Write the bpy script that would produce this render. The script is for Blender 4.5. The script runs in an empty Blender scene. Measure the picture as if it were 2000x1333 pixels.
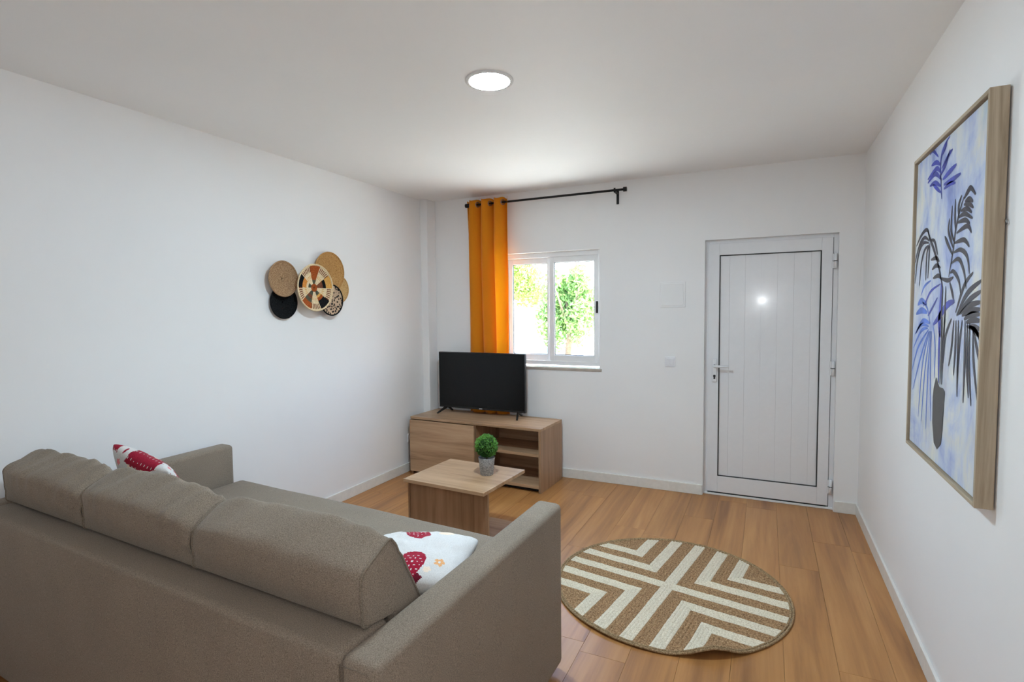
import bpy, bmesh, math, random
from mathutils import Vector, Matrix, noise

random.seed(7)
scene = bpy.context.scene
COL = scene.collection
PI = math.pi

# ------------------------------------------------------------------ camera
cam_d = bpy.data.cameras.new('camera')
cam_d.sensor_width = 36.0
cam_d.lens = 18.912
cam_d.clip_start = 0.05
cam = bpy.data.objects.new('camera', cam_d)
COL.objects.link(cam)
CAM = Vector((3.0591, -4.5554, 1.5130))
yaw, pitch, roll = 0.441406, -0.055861, -0.009971
fw = Vector((-math.sin(yaw) * math.cos(pitch), math.cos(yaw) * math.cos(pitch), math.sin(pitch)))
rt = Vector((math.cos(yaw), math.sin(yaw), 0))
up = rt.cross(fw)
r2 = math.cos(roll) * rt + math.sin(roll) * up
u2 = -math.sin(roll) * rt + math.cos(roll) * up
cam.matrix_world = Matrix(((r2.x, u2.x, -fw.x, CAM.x), (r2.y, u2.y, -fw.y, CAM.y), (r2.z, u2.z, -fw.z, CAM.z), (0, 0, 0, 1)))
scene.camera = cam

# ------------------------------------------------------------------ world, sun, exposure
scene.view_settings.view_transform = 'Standard'
scene.view_settings.look = 'None'
scene.view_settings.gamma = 1.0
scene.view_settings.use_curve_mapping = False
scene.view_settings.exposure = 1.60
scene.cycles.max_bounces = 14
scene.cycles.diffuse_bounces = 8
scene.cycles.glossy_bounces = 6
scene.cycles.use_denoising = True
scene.cycles.sample_clamp_indirect = 8.0

world = bpy.data.worlds.new('world')
scene.world = world
world.use_nodes = True
wn = world.node_tree
wn.nodes.clear()
wo = wn.nodes.new('ShaderNodeOutputWorld')
wb = wn.nodes.new('ShaderNodeBackground')
sky = wn.nodes.new('ShaderNodeTexSky')
sky.sky_type = 'NISHITA'
sky.sun_disc = False
sky.sun_elevation = math.radians(55)
sky.sun_rotation = math.radians(90)
sky.air_density = 1.0
sky.dust_density = 2.5
sky.ozone_density = 1.0
WORLD_STRENGTH = 1.0
wb.inputs['Strength'].default_value = WORLD_STRENGTH
wn.links.new(sky.outputs[0], wb.inputs[0])
wn.links.new(wb.outputs[0], wo.inputs[0])

sun_d = bpy.data.lights.new('sun', 'SUN')
sun_d.energy = 14.0
sun_d.angle = math.radians(0.6)
sun_d.color = (0.97, 1.0, 1.0)
sun = bpy.data.objects.new('sun', sun_d)
COL.objects.link(sun)
sun_dir = Vector((0.52, -0.10, 0.85)).normalized()
sun.rotation_euler = sun_dir.to_track_quat('Z', 'Y').to_euler()

def area_light(name, loc, rot, sx, sy, power, color=(1, 1, 1), portal=False):
    d = bpy.data.lights.new(name, 'AREA')
    d.shape = 'RECTANGLE'
    d.size, d.size_y = sx, sy
    d.energy = power
    d.color = color
    if portal:
        d.cycles.is_portal = True
    o = bpy.data.objects.new(name, d)
    COL.objects.link(o)
    o.location = loc
    o.rotation_euler = rot
    return o

RW = 3.6816        # room width
RH = 2.60          # ceiling height
RY = -5.6          # wall behind the camera
# daylight entry: portals in the window opening (guide the sky light)
area_light('window_portal', (1.275, 0.19, 1.52), (-PI / 2, 0, 0), 0.95, 1.04, 1.0, portal=True)

# the photographer's flash beside the camera (its reflection shows on the glossy door)
fl_d = bpy.data.lights.new('camera_flash', 'POINT')
fl_d.energy = 5.0
fl_d.shadow_soft_size = 0.035
fl_d.color = (0.93, 0.96, 1.0)
fl = bpy.data.objects.new('camera_flash', fl_d)
COL.objects.link(fl)
fl.location = (3.00, -4.60, 1.64)

# ------------------------------------------------------------------ helpers
def mesh_obj(name, verts, faces, mat=None, parent=None, smooth=False, mats=None, fmat=None):
    me = bpy.data.meshes.new(name)
    me.from_pydata([tuple(v) for v in verts], [], faces)
    if mats:
        for m in mats:
            me.materials.append(m)
        if fmat:
            me.polygons.foreach_set('material_index', fmat)
    elif mat:
        me.materials.append(mat)
    if smooth:
        me.polygons.foreach_set('use_smooth', [True] * len(me.polygons))
    me.update()
    o = bpy.data.objects.new(name, me)
    COL.objects.link(o)
    if parent is not None:
        o.parent = parent
    return o

def bm_obj(name, bm, mat=None, parent=None, smooth=False):
    me = bpy.data.meshes.new(name)
    bmesh.ops.recalc_face_normals(bm, faces=bm.faces)
    bm.to_mesh(me)
    bm.free()
    if mat:
        me.materials.append(mat)
    if smooth:
        me.polygons.foreach_set('use_smooth', [True] * len(me.polygons))
    o = bpy.data.objects.new(name, me)
    COL.objects.link(o)
    if parent is not None:
        o.parent = parent
    return o

def tag(o, label, cat, group=None):
    o['label'] = label
    o['category'] = cat
    if group:
        o['group'] = group
    return o

def empty(name, loc=(0, 0, 0), rz=0.0):
    o = bpy.data.objects.new(name, None)
    o.empty_display_size = 0.1
    COL.objects.link(o)
    o.location = loc
    o.rotation_euler = (0, 0, rz)
    return o

def structure(o, label=None):
    o['kind'] = 'structure'
    if label:
        o['label'] = label
    return o

def add_box(bm, x0, x1, y0, y1, z0, z1, bevel=0.0, seg=2, fn=None):
    vs = [bm.verts.new(c) for c in ((x0, y0, z0), (x1, y0, z0), (x1, y1, z0), (x0, y1, z0), (x0, y0, z1), (x1, y0, z1), (x1, y1, z1), (x0, y1, z1))]
    fs = [bm.faces.new([vs[i] for i in q]) for q in ((0, 3, 2, 1), (4, 5, 6, 7), (0, 1, 5, 4), (1, 2, 6, 5), (2, 3, 7, 6), (3, 0, 4, 7))]
    if bevel > 0:
        edges = list({e for f in fs for e in f.edges})
        bmesh.ops.bevel(bm, geom=edges, offset=bevel, segments=seg, profile=0.5, affect='EDGES')
    return bm

def box(name, x0, x1, y0, y1, z0, z1, mat, parent=None, bevel=0.0, seg=2, smooth=False):
    bm = bmesh.new()
    add_box(bm, x0, x1, y0, y1, z0, z1, bevel, seg)
    return bm_obj(name, bm, mat, parent, smooth)

def boxes(name, lst, mat, parent=None, bevel=0.0):
    bm = bmesh.new()
    for b in lst:
        add_box(bm, *b, bevel)
    return bm_obj(name, bm, mat, parent)

def tube_data(pts, rad, n=10, closed=False):
    pts = [Vector(p) for p in pts]
    V, F = [], []
    m = len(pts)
    prev = None
    for i, p in enumerate(pts):
        a = pts[(i - 1) % m] if (closed or i > 0) else p
        b = pts[(i + 1) % m] if (closed or i < m - 1) else p
        t = (b - a).normalized()
        ref = prev if prev is not None else (Vector((0, 0, 1)) if abs(t.z) < 0.9 else Vector((1, 0, 0)))
        s = t.cross(ref).normalized() if prev is None else (ref - t * ref.dot(t)).normalized()
        prev = s
        q = t.cross(s)
        r = rad[i] if isinstance(rad, (list, tuple)) else rad
        for k in range(n):
            an = 2 * PI * k / n
            V.append(p + s * (r * math.cos(an)) + q * (r * math.sin(an)))
    for i in range(m if closed else m - 1):
        j = (i + 1) % m
        for k in range(n):
            l = (k + 1) % n
            F.append((i * n + k, i * n + l, j * n + l, j * n + k))
    if not closed:
        F.append(tuple(range(n - 1, -1, -1)))
        F.append(tuple((m - 1) * n + k for k in range(n)))
    return V, F

def tube(name, pts, rad, mat, parent=None, n=10, closed=False):
    V, F = tube_data(pts, rad, n, closed)
    return mesh_obj(name, V, F, mat, parent, smooth=True)

def lathe(name, prof, mat, parent=None, n=48, M=None, cap0=True, cap1=True, smooth=True):
    V, F = [], []
    for (r, z) in prof:
        for k in range(n):
            a = 2 * PI * k / n
            V.append(Vector((r * math.cos(a), r * math.sin(a), z)))
    m = len(prof)
    for i in range(m - 1):
        for k in range(n):
            l = (k + 1) % n
            F.append((i * n + k, i * n + l, (i + 1) * n + l, (i + 1) * n + k))
    if cap0:
        F.append(tuple(range(n - 1, -1, -1)))
    if cap1:
        F.append(tuple((m - 1) * n + k for k in range(n)))
    if M is not None:
        V = [M @ v for v in V]
    return mesh_obj(name, V, F, mat, parent, smooth)

# ------------------------------------------------------------------ materials
def srgb(r, g, b):
    f = lambda c: (c / 255 / 12.92) if c / 255 <= 0.04045 else ((c / 255 + 0.055) / 1.055) ** 2.4
    return (f(r), f(g), f(b), 1.0)

class Mat:
    def __init__(self, name):
        self.m = bpy.data.materials.new(name)
        self.m.use_nodes = True
        self.t = self.m.node_tree
        self.b = self.t.nodes['Principled BSDF']
    def n(self, typ, **kw):
        nd = self.t.nodes.new(typ)
        for k, v in kw.items():
            if k in nd.inputs:
                nd.inputs[k].default_value = v
            else:
                setattr(nd, k, v)
        return nd
    def l(self, a, b):
        self.t.links.new(a, b)
    def ramp(self, stops, interp='LINEAR'):
        r = self.n('ShaderNodeValToRGB')
        r.color_ramp.interpolation = interp
        e = r.color_ramp.elements
        e[0].position, e[0].color = stops[0]
        e[1].position, e[1].color = stops[-1]
        for p, c in stops[1:-1]:
            x = e.new(p)
            x.color = c
        return r
    def coord(self, which='Object', scale=(1, 1, 1), rnd=False):
        tc = self.n('ShaderNodeTexCoord')
        mp = self.n('ShaderNodeMapping')
        mp.inputs['Scale'].default_value = scale
        src = tc.outputs[which]
        if rnd:
            oi = self.n('ShaderNodeObjectInfo')
            mul = self.n('ShaderNodeMath', operation='MULTIPLY')
            mul.inputs[1].default_value = 37.0
            self.l(oi.outputs['Random'], mul.inputs[0])
            ad = self.n('ShaderNodeVectorMath', operation='ADD')
            self.l(src, ad.inputs[0])
            self.l(mul.outputs[0], ad.inputs[1])
            src = ad.outputs[0]
        self.l(src, mp.inputs['Vector'])
        return mp.outputs[0]
    def bump(self, height, strength=0.2, dist=0.01):
        bp = self.n('ShaderNodeBump')
        bp.inputs['Strength'].default_value = strength
        bp.inputs['Distance'].default_value = dist
        self.l(height, bp.inputs['Height'])
        self.l(bp.outputs[0], self.b.inputs['Normal'])

def plain(name, col, rough=0.5, metal=0.0, spec=0.5, noise_amt=0.04, nscale=30.0, coat=0.0):
    M = Mat(name)
    v = M.coord()
    nz = M.n('ShaderNodeTexNoise', Scale=nscale, Detail=3.0)
    M.l(v, nz.inputs['Vector'])
    lo = tuple(c * (1 - noise_amt) for c in col[:3]) + (1,)
    hi = tuple(min(1, c * (1 + noise_amt)) for c in col[:3]) + (1,)
    r = M.ramp([(0.3, lo), (0.7, hi)])
    M.l(nz.outputs['Fac'], r.inputs[0])
    M.l(r.outputs[0], M.b.inputs['Base Color'])
    M.b.inputs['Roughness'].default_value = rough
    M.b.inputs['Metallic'].default_value = metal
    M.b.inputs['Specular IOR Level'].default_value = spec
    if coat:
        M.b.inputs['Coat Weight'].default_value = coat
        M.b.inputs['Coat Roughness'].default_value = 0.08
    return M.m

def plaster(name, col):
    M = Mat(name)
    v = M.coord()
    nz = M.n('ShaderNodeTexNoise', Scale=1.6, Detail=4.0)
    M.l(v, nz.inputs['Vector'])
    r = M.ramp([(0.3, tuple(c * 0.975 for c in col[:3]) + (1,)), (0.7, col)])
    M.l(nz.outputs['Fac'], r.inputs[0])
    M.l(r.outputs[0], M.b.inputs['Base Color'])
    M.b.inputs['Roughness'].default_value = 0.62
    M.b.inputs['Specular IOR Level'].default_value = 0.25
    n2 = M.n('ShaderNodeTexNoise', Scale=9.0, Detail=5.0)
    M.l(v, n2.inputs['Vector'])
    M.bump(n2.outputs['Fac'], 0.10, 0.006)
    return M.m

def wood(name, dark, mid, light, axis='Y', rough=0.4, rnd=True, scale=1.0, bump=0.05, spec=0.4, tint=0.10):
    M = Mat(name)
    k = 14.0 * scale
    s = {'X': (0.7 * scale, k, k), 'Y': (k, 0.7 * scale, k), 'Z': (k, k, 0.7 * scale)}[axis]
    v = M.coord('Object', s, rnd)
    n1 = M.n('ShaderNodeTexNoise', Scale=1.3, Detail=6.0, Roughness=0.62, Distortion=0.9)
    M.l(v, n1.inputs['Vector'])
    s2 = tuple(c * 5 for c in s)
    v2 = M.coord('Object', s2, rnd)
    n2 = M.n('ShaderNodeTexNoise', Scale=1.5, Detail=4.0)
    M.l(v2, n2.inputs['Vector'])
    mix = M.n('ShaderNodeMath', operation='MULTIPLY_ADD')
    mix.inputs[1].default_value = 0.28
    M.l(n2.outputs['Fac'], mix.inputs[0])
    sb = M.n('ShaderNodeMath', operation='SUBTRACT')
    sb.inputs[1].default_value = 0.14
    M.l(n1.outputs['Fac'], sb.inputs[0])
    M.l(sb.outputs[0], mix.inputs[2])
    r = M.ramp([(0.30, dark), (0.5, mid), (0.70, light)])
    M.l(mix.outputs[0], r.inputs[0])
    out = r.outputs[0]
    if rnd and tint:
        oi = M.n('ShaderNodeObjectInfo')
        hs = M.n('ShaderNodeHueSaturation')
        mr = M.n('ShaderNodeMapRange')
        mr.inputs['To Min'].default_value = 1 - tint
        mr.inputs['To Max'].default_value = 1 + tint
        M.l(oi.outputs['Random'], mr.inputs['Value'])
        M.l(mr.outputs[0], hs.inputs['Value'])
        M.l(out, hs.inputs['Color'])
        out = hs.outputs[0]
    M.l(out, M.b.inputs['Base Color'])
    M.b.inputs['Roughness'].default_value = rough
    M.b.inputs['Specular IOR Level'].default_value = spec
    M.bump(mix.outputs[0], bump, 0.004)
    return M.m

def fabric(name, c1, c2, scale=420.0, rough=0.9, bump=0.25, sheen=0.1, blot=0.05):
    M = Mat(name)
    v = M.coord()
    n1 = M.n('ShaderNodeTexNoise', Scale=scale, Detail=2.0)
    M.l(v, n1.inputs['Vector'])
    n2 = M.n('ShaderNodeTexNoise', Scale=5.0, Detail=4.0)
    M.l(v, n2.inputs['Vector'])
    r = M.ramp([(0.32, c1), (0.68, c2)])
    M.l(n1.outputs['Fac'], r.inputs[0])
    hs = M.n('ShaderNodeHueSaturation')
    mr = M.n('ShaderNodeMapRange')
    mr.inputs['From Min'].default_value = 0.3
    mr.inputs['From Max'].default_value = 0.7
    mr.inputs['To Min'].default_value = 1 - blot
    mr.inputs['To Max'].default_value = 1 + blot
    M.l(n2.outputs['Fac'], mr.inputs['Value'])
    M.l(mr.outputs[0], hs.inputs['Value'])
    M.l(r.outputs[0], hs.inputs['Color'])
    M.l(hs.outputs[0], M.b.inputs['Base Color'])
    M.b.inputs['Roughness'].default_value = rough
    M.b.inputs['Specular IOR Level'].default_value = 0.15
    M.b.inputs['Sheen Weight'].default_value = sheen
    M.bump(n1.outputs['Fac'], bump, 0.001)
    return M.m

def jute(name, c1, c2, c3, scale=260.0, spec=0.1):
    M = Mat(name)
    v = M.coord()
    n1 = M.n('ShaderNodeTexNoise', Scale=scale, Detail=3.0, Roughness=0.7)
    M.l(v, n1.inputs['Vector'])
    r = M.ramp([(0.30, c1), (0.5, c2), (0.70, c3)])
    M.l(n1.outputs['Fac'], r.inputs[0])
    M.l(r.outputs[0], M.b.inputs['Base Color'])
    M.b.inputs['Roughness'].default_value = 0.95
    M.b.inputs['Specular IOR Level'].default_value = spec
    M.bump(n1.outputs['Fac'], 0.5, 0.002)
    return M.m

def emitter(name, col, strength):
    M = Mat(name)
    M.b.inputs['Base Color'].default_value = (0.9, 0.9, 0.9, 1)
    M.b.inputs['Emission Color'].default_value = col
    M.b.inputs['Emission Strength'].default_value = strength
    return M.m

def glass_mat(name):
    M = Mat(name)
    M.t.nodes.remove(M.b)
    out = M.t.nodes['Material Output']
    tr = M.n('ShaderNodeBsdfTransparent')
    tr.inputs[0].default_value = (0.96, 0.98, 0.97, 1)
    gl = M.n('ShaderNodeBsdfGlossy')
    gl.inputs['Roughness'].default_value = 0.01
    fr = M.n('ShaderNodeFresnel')
    fr.inputs['IOR'].default_value = 1.45
    mx = M.n('ShaderNodeMixShader')
    M.l(fr.outputs[0], mx.inputs[0])
    M.l(tr.outputs[0], mx.inputs[1])
    M.l(gl.outputs[0], mx.inputs[2])
    M.l(mx.outputs[0], out.inputs['Surface'])
    return M.m

m_wall = plaster('wall_paint', (0.87, 0.87, 0.87, 1))
m_ceil = plaster('ceiling_paint', (0.87, 0.87, 0.87, 1))
m_base = plain('baseboard_white', (0.78, 0.77, 0.73, 1), 0.35)
m_pvc = plain('white_pvc', (0.82, 0.83, 0.84, 1), 0.22, coat=0.3, noise_amt=0.01)
m_door = plain('white_door_gloss', (0.80, 0.81, 0.83, 1), 0.16, coat=0.22, noise_amt=0.01)
m_gasket = plain('dark_gasket', srgb(38, 40, 42), 0.6)
m_black = plain('matt_black_metal', srgb(18, 18, 18), 0.45, metal=0.3)
m_stone = plain('sill_stone', srgb(178, 168, 156), 0.45, noise_amt=0.12, nscale=14)
m_glass = glass_mat('window_glass')
m_floor = wood('floor_laminate', srgb(146, 98, 56), srgb(177, 124, 71), srgb(193, 141, 86), 'Y', 0.34, True, 0.42, 0.02, 0.45, 0.05)
m_groove = plain('floor_joint', srgb(120, 86, 58), 0.8)
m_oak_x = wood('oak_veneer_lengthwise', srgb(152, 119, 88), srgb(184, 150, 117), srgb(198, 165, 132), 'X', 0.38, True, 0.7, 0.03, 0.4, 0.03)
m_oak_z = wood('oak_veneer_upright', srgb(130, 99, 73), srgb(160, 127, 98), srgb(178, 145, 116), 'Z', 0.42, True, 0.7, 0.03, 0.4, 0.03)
m_sofa = fabric('taupe_upholstery', srgb(114, 102, 89), srgb(156, 142, 126))
m_seam = fabric('taupe_piping', srgb(104, 93, 80), srgb(146, 133, 117))
m_dark = plain('dark_void', srgb(30, 26, 24), 0.9)
m_white_fab = fabric('white_cotton', srgb(212, 210, 208), srgb(230, 228, 226), 300, 0.85, 0.1, 0.1, 0.02)
m_red_fab = fabric('crimson_print', srgb(140, 12, 40), srgb(172, 24, 56), 300, 0.85, 0.1, 0.1, 0.08)
m_dred_fab = fabric('maroon_print', srgb(92, 8, 30), srgb(120, 14, 40), 300, 0.85, 0.1, 0.1)
m_pink_fab = fabric('pink_print', srgb(226, 120, 124), srgb(240, 150, 150), 300, 0.85, 0.1, 0.1)
m_orange_fab = fabric('peach_print', srgb(226, 160, 104), srgb(240, 186, 130), 300, 0.85, 0.1, 0.1)
m_cream_fab = fabric('cream_print', srgb(238, 218, 198), srgb(248, 232, 214), 300, 0.85, 0.1, 0.1)

# ------------------------------------------------------------------ room shell
WT = 0.20
# floor slab with planks
fl_base = structure(box('floor', -WT, RW + WT, RY - WT, 0.09, -0.12, -0.006, m_groove), 'warm oak laminate plank floor')
PW, PLEN = 0.205, 1.38
plank_me = None
x = 2.74 - PW * 14
ix = 0
while x < RW:
    off = (ix * 0.47 + (ix % 3) * 0.21) % 1.0 * PLEN
    y = RY - off
    while y < 0.09:
        x0, x1 = max(x, -0.02), min(x + PW, RW + 0.02)
        y0, y1 = max(y, RY - 0.02), min(y + PLEN, 0.088)
        if x1 - x0 > 0.01 and y1 - y0 > 0.02:
            g = 0.0004
            bm = bmesh.new()
            full = (x1 - x0 > PW - 1e-4) and (y1 - y0 > PLEN - 1e-4)
            if full and plank_me is not None:
                o = bpy.data.objects.new('plank', plank_me)
                COL.objects.link(o)
                bm.free()
            else:
                w, l = (x1 - x0) / 2 - g, (y1 - y0) / 2 - g
                add_box(bm, -w, w, -l, l, -0.006, 0.0)
                top = [e for e in bm.edges if all(abs(v.co.z) < 1e-6 for v in e.verts)]
                bmesh.ops.bevel(bm, geom=top, offset=0.0006, segments=1, affect='EDGES')
                o = bm_obj('plank', bm, m_floor)
                if full:
                    plank_me = o.data
            o.location = ((x0 + x1) / 2, (y0 + y1) / 2, 0)
            o.parent = fl_base
        y += PLEN
    x += PW
    ix += 1

structure(box('ceiling', -WT, RW + WT, RY - WT, WT, RH, RH + 0.25, m_ceil), 'plain white painted ceiling')
structure(box('wall_left', -WT, 0, RY - WT, WT, -0.1, RH, m_wall), 'plain white left wall')
structure(box('wall_right', RW, RW + WT, RY - WT, WT, -0.1, RH, m_wall), 'plain white right wall')
WX0, WX1, WZ0, WZ1 = 0.80, 1.75, 0.995, 2.043
DX0, DX1, DZ1 = 2.612, 3.530, 2.058
structure(boxes('wall_back', [
    (0, WX0, 0, WT, -0.1, RH), (WX0, WX1, 0, WT, -0.1, WZ0), (WX0, WX1, 0, WT, WZ1, RH),
    (WX1, DX0, 0, WT, -0.1, RH), (DX0, DX1, 0, WT, DZ1, RH), (DX1, RW, 0, WT, -0.1, RH)], m_wall), 'white far wall with window and entrance door')
structure(box('wall_front', 0, RW, RY - WT, RY, -0.1, RH, m_wall), 'white wall behind the camera')
# boxed pillar in the far left corner
structure(box('trim_1', 0, 0.080, -0.150, 0, 0, RH, m_wall, bevel=0.006), 'boxed white pipe casing in the far left corner')

# baseboards
BH, BT = 0.083, 0.013
def baseboard(name, x0, x1, y0, y1, label):
    return structure(box(name, x0, x1, y0, y1, 0.0, BH, m_base, bevel=0.003), label)
baseboard('baseboard_left', 0, BT, RY, -0.15, 'white baseboard along the left wall')
baseboard('baseboard_right', RW - BT, RW, RY, -BT, 'white baseboard along the right wall')
baseboard('baseboard_back', 0.08, DX0 - 0.004, -BT, 0, 'white baseboard under the window wall')
baseboard('baseboard_corner', DX1 + 0.004, RW, -BT, 0, 'short white baseboard right of the door')

# ---- window
win = structure(empty('window_1', ((WX0 + WX1) / 2, 0.07, WZ0)), 'white sliding window with two panes')
def wpart(name, b, mat, parent=win, bevel=0.003):
    x0, x1, y0, y1, z0, z1 = b
    cx, cy, cz = win.location
    return box(name, x0 - cx, x1 - cx, y0 - cy, y1 - cy, z0 - cz, z1 - cz, mat, parent, bevel)
fr = bmesh.new()
cx, cy, cz = win.location
for b in ((WX0, WX0 + 0.036, 0.045, 0.125, WZ0 + 0.02, WZ1), (WX1 - 0.026, WX1, 0.045, 0.125, WZ0 + 0.02, WZ1),
          (WX0 + 0.036, WX1 - 0.026, 0.045, 0.125, WZ1 - 0.045, WZ1), (WX0 + 0.036, WX1 - 0.026, 0.045, 0.125, WZ0 + 0.02, WZ0 + 0.058)):
    add_box(fr, b[0] - cx, b[1] - cx, b[2] - cy, b[3] - cy, b[4] - cz, b[5] - cz, 0.003)
bm_obj('window_frame', fr, m_pvc, win)
def sash(name, x0, x1, y0, y1, z0, z1, st_l, st_r, rail_b, rail_t, label):
    bm = bmesh.new()
    for b in ((x0, x0 + st_l, z0, z1), (x1 - st_r, x1, z0, z1), (x0 + st_l, x1 - st_r, z0, z0 + rail_b), (x0 + st_l, x1 - st_r, z1 - rail_t, z1)):
        add_box(bm, b[0] - cx, b[1] - cx, y0 - cy, y1 - cy, b[2] - cz, b[3] - cz, 0.003)
    s = bm_obj(name, bm, m_pvc, win)
    s['label'] = label
    g = 0.004
    gb = bmesh.new()
    xa, xb, za, zb = x0 + st_l, x1 - st_r, z0 + rail_b, z1 - rail_t
    for b in ((xa, xa + g, za, zb), (xb - g, xb, za, zb), (xa, xb, za, za + g), (xa, xb, zb - g, zb)):
        add_box(gb, b[0] - cx, b[1] - cx, y0 + 0.008 - cy, y1 - 0.008 - cy, b[2] - cz, b[3] - cz)
    bm_obj('gasket', gb, m_gasket, s)
    ym = (y0 + y1) / 2 - cy
    mesh_obj('pane', [(xa - cx, ym, za - cz), (xb - cx, ym, za - cz), (xb - cx, ym, zb - cz), (xa - cx, ym, zb - cz)], [(0, 1, 2, 3)], m_glass, s)
    return s
sash('sash', WX0 + 0.030, 1.275, 0.088, 0.118, WZ0 + 0.05, WZ1 - 0.04, 0.048, 0.046, 0.062, 0.056, 'left window sash in the outer track')
rs = sash('sash', 1.267, WX1 - 0.020, 0.052, 0.082, WZ0 + 0.05, WZ1 - 0.04, 0.044, 0.044, 0.062, 0.056, 'right window sash in the inner track')
hb = bmesh.new()
add_box(hb, 1.705 - cx, 1.722 - cx, 0.040 - cy, 0.054 - cy, 1.487 - cz, 1.592 - cz, 0.004)
add_box(hb, 1.708 - cx, 1.719 - cx, 0.030 - cy, 0.042 - cy, 1.520 - cz, 1.560 - cz, 0.003)
hl = bm_obj('handle', hb, m_black, rs)
hl['label'] = 'small black latch handle'
wpart('window_sill', (WX0 - 0.02, WX1 + 0.02, -0.009, 0.19, WZ0 - 0.020, WZ0 + 0.003), m_stone)

# ---- door
door = structure(empty('door_1', ((DX0 + DX1) / 2, 0.06, 0)), 'glossy white entrance door')
dcx, dcy = door.location.x, door.location.y
def dbox(name, lst, mat, parent=door, bevel=0.002):
    bm = bmesh.new()
    for b in lst:
        add_box(bm, b[0] - dcx, b[1] - dcx, b[2] - dcy, b[3] - dcy, b[4], b[5], bevel)
    return bm_obj(name, bm, mat, parent)
dbox('door_frame', [(DX0, DX0 + 0.030, 0.045, 0.11, 0, DZ1), (DX1 - 0.030, DX1, 0.045, 0.11, 0, DZ1), (DX0 + 0.030, DX1 - 0.030, 0.045, 0.11, DZ1 - 0.030, DZ1), (DX0, DX0 + 0.07, 0.087, 0.13, 0, DZ1), (DX1 - 0.07, DX1, 0.087, 0.13, 0, DZ1), (DX0 + 0.07, DX1 - 0.07, 0.087, 0.13, DZ1 - 0.07, DZ1), (DX0 + 0.07, DX1 - 0.07, 0.087, 0.13, 0, 0.05)], m_door)
dbox('threshold', [(DX0, DX1, 0.035, 0.14, 0.001, 0.016)], m_pvc)
LX0, LX1, LZ0, LZ1 = DX0 + 0.026, DX1 - 0.034, 0.028, DZ1 - 0.028
PX0, PX1, PZ0, PZ1 = 2.719, 3.425, 0.160, 1.938
leaf = dbox('door_leaf', [(LX0, PX0, 0.035, 0.085, LZ0, LZ1), (PX1, LX1, 0.035, 0.085, LZ0, LZ1), (PX0, PX1, 0.035, 0.085, LZ0, PZ0), (PX0, PX1, 0.035, 0.085, PZ1, LZ1)], m_door)
g = 0.007
dbox('gasket', [(PX0, PX0 + g, 0.038, 0.07, PZ0, PZ1), (PX1 - g, PX1, 0.038, 0.07, PZ0, PZ1), (PX0 + g, PX1 - g, 0.038, 0.07, PZ0, PZ0 + g), (PX0 + g, PX1 - g, 0.038, 0.07, PZ1 - g, PZ1)], m_gasket, leaf, 0)
dbox('brush_seal', [(LX0 + 0.01, LX1 - 0.01, 0.045, 0.07, 0.016, 0.028)], m_gasket, leaf, 0)
dbox('panel_core', [(PX0, PX1, 0.064, 0.080, PZ0, PZ1)], m_door, leaf, 0)
grooves = [2.795, 2.908, 3.021, 3.134, 3.246, 3.359]
xs = [PX0 + g] + grooves + [PX1 - g]
for i in range(len(xs) - 1):
    bm = bmesh.new()
    w = (xs[i + 1] - xs[i]) / 2
    add_box(bm, -w + 0.0002, w - 0.0002, 0.046 - dcy, 0.066 - dcy, PZ0 + g, PZ1 - g)
    ed = [e for e in bm.edges if abs(e.verts[0].co.x - e.verts[1].co.x) < 1e-6 and all(v.co.y < 0.047 - dcy for v in e.verts)]
    bmesh.ops.bevel(bm, geom=ed, offset=0.0013, segments=2, affect='EDGES')
    o = bm_obj('panel_board', bm, m_door, leaf)
    o.location = ((xs[i] + xs[i + 1]) / 2 - dcx, 0, 0)
# lever handle and lock
hm = bmesh.new()
add_box(hm, 2.672 - dcx, 2.708 - dcx, 0.026 - dcy, 0.036 - dcy, 0.925, 1.115, 0.006, 3)
hp = bm_obj('handle_plate', hm, m_door, leaf)
tube('lever', [(2.690 - dcx, 0.028 - dcy, 1.057), (2.690 - dcx, -0.012 - dcy, 1.057), (2.700 - dcx, -0.018 - dcy, 1.057), (2.800 - dcx, -0.016 - dcy, 1.055)], [0.011, 0.010, 0.010, 0.008], m_door, leaf, 12)
kb = bmesh.new()
add_box(kb, 2.6835 - dcx, 2.6965 - dcx, 0.0235 - dcy, 0.027 - dcy, 0.950, 0.972)
add_box(kb, 2.681 - dcx, 2.699 - dcx, 0.0235 - dcy, 0.027 - dcy, 0.966, 0.984, 0.004)
o = bm_obj('keyhole', kb, m_gasket, leaf)
for hz in (1.855, 1.065, 0.175):
    Vv, Ff = tube_data([(3.512 - dcx, 0.026 - dcy, hz - 0.055), (3.512 - dcx, 0.026 - dcy, hz + 0.055)], 0.010, 12)
    h = mesh_obj('hinge', Vv, Ff, m_door, door, True)
    dbox('hinge_leaf', [(3.490, 3.512, 0.028, 0.036, hz - 0.052, hz - 0.003), (3.490, 3.512, 0.028, 0.036, hz + 0.003, hz + 0.052)], m_door, h, 0.001)
    dbox('hinge_gap', [(3.5015, 3.5225, 0.0155, 0.0365, hz - 0.0025, hz + 0.0025)], m_gasket, h, 0)

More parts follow.
